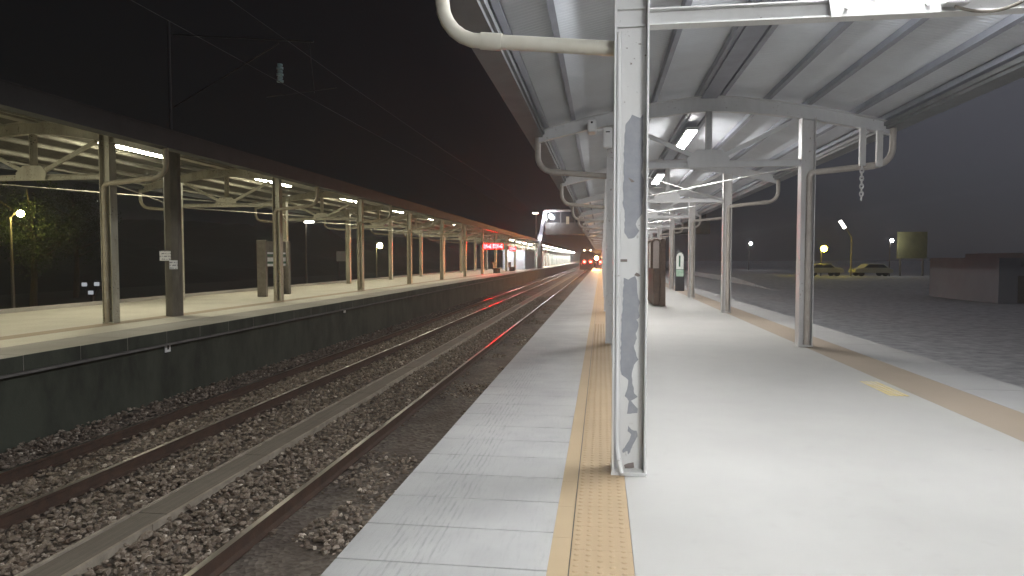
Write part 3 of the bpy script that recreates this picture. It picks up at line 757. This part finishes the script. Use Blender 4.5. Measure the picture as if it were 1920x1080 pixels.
street_lamp((32.0, 80, -1.1), 4.4, .2, M['white_lamp'], 'small white lamp before the yellow lit wall on the right', .17)
street_lamp((25.2, 120, -1.1), 5.0, .3, M['white_lamp'], 'small white lamp seen between the outer columns', .22)
# lit wall panel and parked cars on the right
t = thing('lit_sign', 'square yellowish lit wall sign in the dark on the right', 'sign', (34.8, 81, -1.1))
MB().box(-1.55, 1.55, 0, .25, 2.6, 5.6).build('panel', plain('yellowish_wall_panel', (.22,.21,.09), (.14,.135,.06), 1.2, .8), t)
for s in (-1.2, 1.2): MB().box(s - .08, s + .08, .05, .2, 0, 2.6).build('post', M['grey_post'], t)
def car(loc, rz, label):
    t = thing('parked_car', label, 'car', loc, rz, 'cars parked on the right')
    body = [(-2.1,.35),(-2.15,.75),(-1.75,.9),(-1.1,1.38),(.55,1.40),(1.15,.95),(2.0,.82),(2.1,.4)]
    MB().prism(body, 'y', -.82, .82).build('body', M['car_paint'], t, bevel=.06)
    b = MB(); b.prism([(-1.5,.95),(-1.05,1.31),(.5,1.33),(.98,.96)], 'y', -.826, .826); b.build('window', M['glass'], t)
    for x in (-1.3, 1.3):
        for s in (-.7, .7): MB().tube([(x, s - .1, .32), (x, s + .1, .32)], .32, 16).build('wheel', M['tyre'], t, smooth=True)
    return t
struct(MB().prism([(58,-1.076),(74,-.5),(160,-.5),(160,-1.5),(58,-1.5)], 'x', 14, 70).build('car_park', M['asphalt']))
car((24.9, 80, -.49), R(8), 'pale parked car below the yellow lamp'); 
c0 = [o for o in COL.objects if o.name.startswith('parked_car')][0]
dup(c0, (30.2, 80.5, -.49), R(184), 'pale parked car below the slanted white lamp', 'cars parked on the right')
# dim building at the right edge
t = thing('low_building', 'dim grey low building with stepped roof at the right edge', 'building', (22.2, 41, -1.1))
b = MB(); b.prism([(0,0),(9,0),(9,2.3),(2.9,2.3),(2.9,2.9),(2.2,2.9),(2.2,2.1),(1.1,2.1),(1.1,2.55),(0,2.55)], 'y', 0, 8); b.build('wall', M['bldg'], t)
MB().box(-.06, 1.0, -.08, 8.1, 2.55, 2.61).build('roof', M['bldg'], t)
MB().box(1.0, 2.0, -.03, .01, .05, 1.6).build('door', M['grey_post'], t)

# dwarf signal and sign behind the far platform
t = thing('dwarf_signal', 'low black signal with three small white lenses behind the far platform', 'signal', (-20, 24, -1.3))
b = MB(); b.prism([(-.35,1.78),(-.12,1.28),(.12,1.28),(.35,1.78),(.2,1.92),(-.2,1.92)], 'y', 0, .15); b.box(-.05,.05,.03,.12,0,1.3); b.build('case', M['dark'], t)
wl = emit('white_lens', (.8,.85,.9), .2)
for x, z in ((-.27,1.74),(.27,1.76),(0,1.42)): MB().box(x - .11, x + .11, -.02, -.002, z - .075, z + .075).build('lens', wl, t)
t = thing('billboard', 'small pale sign in the dark behind the far platform', 'sign', (-21.9, 54.8, -1.3))
MB().box(-.55, .55, 0, .08, 2.55, 3.4).build('panel', plain('pale_sign_panel', (.42,.33,.32), (.30,.34,.27), 2, .6), t)
for s in (-.4, .4): MB().box(s - .04, s + .04, .02, .07, 0, 2.55).build('post', M['dark'], t)
# trees by the left lamp
def tree(loc, h, r, label, seed):
    rr = np.random.default_rng(seed); t = thing('tree', label, 'tree', loc)
    b = MB(); b.tube([(0,0,0),(.1,.05,h*.3),(.0,.1,h*.6),(.1,0,h*.85)], [.2,.15,.1,.04], 8)
    for i in range(7):
        a = i*.9; z = h*(.35 + .07*i); b.tube([(0,0,z),(math.cos(a)*r*.4, math.sin(a)*r*.4, z + .5),(math.cos(a)*r*.75, math.sin(a)*r*.75, z + 1.1)], [.07,.045,.015], 6)
    b.build('trunk', M['bark'], t, smooth=True)
    n = 9000; cl_ = rr.normal(0, 1, (60, 3)); cl_ /= np.linalg.norm(cl_, axis=1)[:, None]
    cl_ = cl_*rr.uniform(.35, 1, (60, 1))*np.array([r, r, h*.36]) + np.array([0, 0, h*.66])
    c = cl_[rr.integers(0, 60, n)] + rr.normal(0, .30, (n, 3))
    s = rr.uniform(.035, .085, n)
    u = rr.normal(0, 1, (n, 3)); u /= np.linalg.norm(u, axis=1)[:, None]; w = np.cross(u, rr.normal(0, 1, (n, 3))); w /= np.linalg.norm(w, axis=1)[:, None]
    P = np.stack([c - u*s[:,None], c + w*s[:,None]*.5, c + u*s[:,None], c - w*s[:,None]*.5], 1).reshape(-1, 3)
    o = raw_mesh('crown', P, np.arange(n*4).reshape(-1, 4), M['leaf']); o.parent = t
tree((-31.5, 33.5, -1.3), 7.0, 2.4, 'leafy tree lit green by the yellow lamp at the left edge', 1)
tree((-34.5, 29.5, -1.3), 6.5, 2.3, 'dark leafy tree left of the yellow lamp', 2)
tree((-37, 43, -1.3), 8.0, 2.8, 'dark tree behind the far platform, right of the yellow lamp', 4)

# train far down the near track
t = thing('train', 'distant dark train with red tail lights far down the near track', 'train', (-2.57, 126, -.95))
b = MB(); b.prism([(-1.42,.35),(1.42,.35),(1.45,2.6),(1.2,3.55),(.6,3.85),(-.6,3.85),(-1.2,3.55),(-1.45,2.6)], 'y', 0, 60); b.build('body', M['black_body'], t)
MB().prism([(-1.1,2.0),(1.1,2.0),(1.0,3.1),(-1.0,3.1)], 'y', -.03, .0).build('windscreen', M['glass'], t)
for s in (-.58, .58):
    MB().ball((s, -.08, 1.85), .19, 10).build('tail_light', M['red_lamp'], t, smooth=True)
    MB().ball((s, -.08, 4.0), .14, 10).build('roof_light', emit('roof_light', (1.0,.75,.5), 8) if s < 0 else bpy.data.materials['roof_light'], t, smooth=True)
    for y in (2, 6, 50, 56): MB().tube([(s - .06, y, .33), (s + .06, y, .33)], .32, 14).build('wheel', M['dark'], t)
# warning lamp post on the near platform end
t = thing('warning_lamp', 'glaring orange lamp on a post far down the near platform edge', 'warning lamp', (-.72, 100, 0))
MB().tube([(0,0,0),(0,0,1.4)], .04, 8).build('post', M['grey_post'], t)
MB().ball((0,-.05,1.55), .20, 12).build('lamp', M['orange_lamp'], t, smooth=True)
h = MB().tube([(0, .25, 1.55), (0, -.85, 1.55)], .27, 20, caps=False); h.tube([(0, .25, 1.55), (0, .28, 1.55)], .27, 20)
h.build('added_hood', M['dark'], t)  # shield added to keep the orange light off the low building
t = thing('signal_lamp', 'small red signal lamp right of the glaring orange lamp', 'signal lamp', (-.14, 100, 0))
MB().tube([(0,0,0),(0,0,.92)], .035, 8).build('post', M['grey_post'], t)
MB().ball((0,-.05,1.0), .13, 10).build('lamp', M['red_lamp'], t, smooth=True)

# ------------------------------------------------------------------ sky
W = bpy.data.worlds.new('World'); S.world = W; W.use_nodes = True
nt = W.node_tree; nt.nodes.clear()
T = nt.nodes.new
sk = T('ShaderNodeTexSky'); sk.sky_type = 'NISHITA'; sk.sun_disc = False
sk.sun_elevation = R(-5); sk.sun_rotation = R(60); sk.dust_density = 1.0; sk.ozone_density = 3.0
# town light on low cloud: brighter towards the right of the tracks
ge = T('ShaderNodeTexCoord'); dt = T('ShaderNodeVectorMath'); dt.operation = 'DOT_PRODUCT'; dt.inputs[1].default_value = (math.cos(R(15)), math.sin(R(15)), .45)
nt.links.new(ge.outputs['Generated'], dt.inputs[0])
mr = T('ShaderNodeMapRange'); mr.interpolation_type = 'SMOOTHSTEP'; mr.inputs[1].default_value = .12; mr.inputs[2].default_value = 1.0
nt.links.new(dt.outputs['Value'], mr.inputs[0])
mx = T('ShaderNodeMix'); mx.data_type = 'RGBA'; mx.clamp_factor = False; mx.inputs[6].default_value = (.0016, .0017, .0018, 1); mx.inputs[7].default_value = (.042, .0425, .049, 1)
sz = T('ShaderNodeSeparateXYZ'); nt.links.new(ge.outputs['Generated'], sz.inputs[0])
el = T('ShaderNodeMapRange'); el.inputs[1].default_value = -.02; el.inputs[2].default_value = .28; el.inputs[3].default_value = .36; el.clamp = False; el.inputs[4].default_value = 1.0
nt.links.new(sz.outputs[2], el.inputs[0]); mu = T('ShaderNodeMath'); mu.operation = 'MULTIPLY'
nt.links.new(mr.outputs[0], mu.inputs[0]); nt.links.new(el.outputs[0], mu.inputs[1])
nt.links.new(mu.outputs[0], mx.inputs[0])
b1 = T('ShaderNodeBackground'); b1.inputs[1].default_value = .05; b2 = T('ShaderNodeBackground'); b2.inputs[1].default_value = 1
nt.links.new(sk.outputs[0], b1.inputs[0]); nt.links.new(mx.outputs[2], b2.inputs[0])
ad = T('ShaderNodeAddShader'); nt.links.new(b1.outputs[0], ad.inputs[0]); nt.links.new(b2.outputs[0], ad.inputs[1])
out = T('ShaderNodeOutputWorld'); nt.links.new(ad.outputs[0], out.inputs[0])

# ------------------------------------------------------------------ night air
m, t = mk('night_haze')
t.link(t.n('ShaderNodeVolumePrincipled', {'Color': (.9, .9, .92, 1), 'Density': .0013, 'Anisotropy': .5}).outputs[0], t.out.inputs[1])
hz = MB().box(-180, 80, -70, 440, -3, 16).build('haze', m); hz['kind'] = 'stuff'

# ------------------------------------------------------------------ camera and render
cd = bpy.data.cameras.new('camera'); cam = bpy.data.objects.new('camera', cd); COL.objects.link(cam)
cam.location = (0, 0, 1.45); cam.rotation_euler = (R(90 - 2.49), 0, R(7.6))
cd.sensor_width = 36; cd.lens = 1255/1920*36; cd.clip_start = .05; cd.clip_end = 3000
S.camera = cam
S.view_settings.view_transform = 'Standard'; S.view_settings.look = 'None'; S.view_settings.exposure = 1.15; S.view_settings.gamma = 1
S.render.engine = 'CYCLES'
S.cycles.use_denoising = True; S.cycles.max_bounces = 5; S.cycles.diffuse_bounces = 3; S.cycles.glossy_bounces = 2
S.cycles.sample_clamp_indirect = 4; S.cycles.caustics_reflective = False; S.cycles.caustics_refractive = False
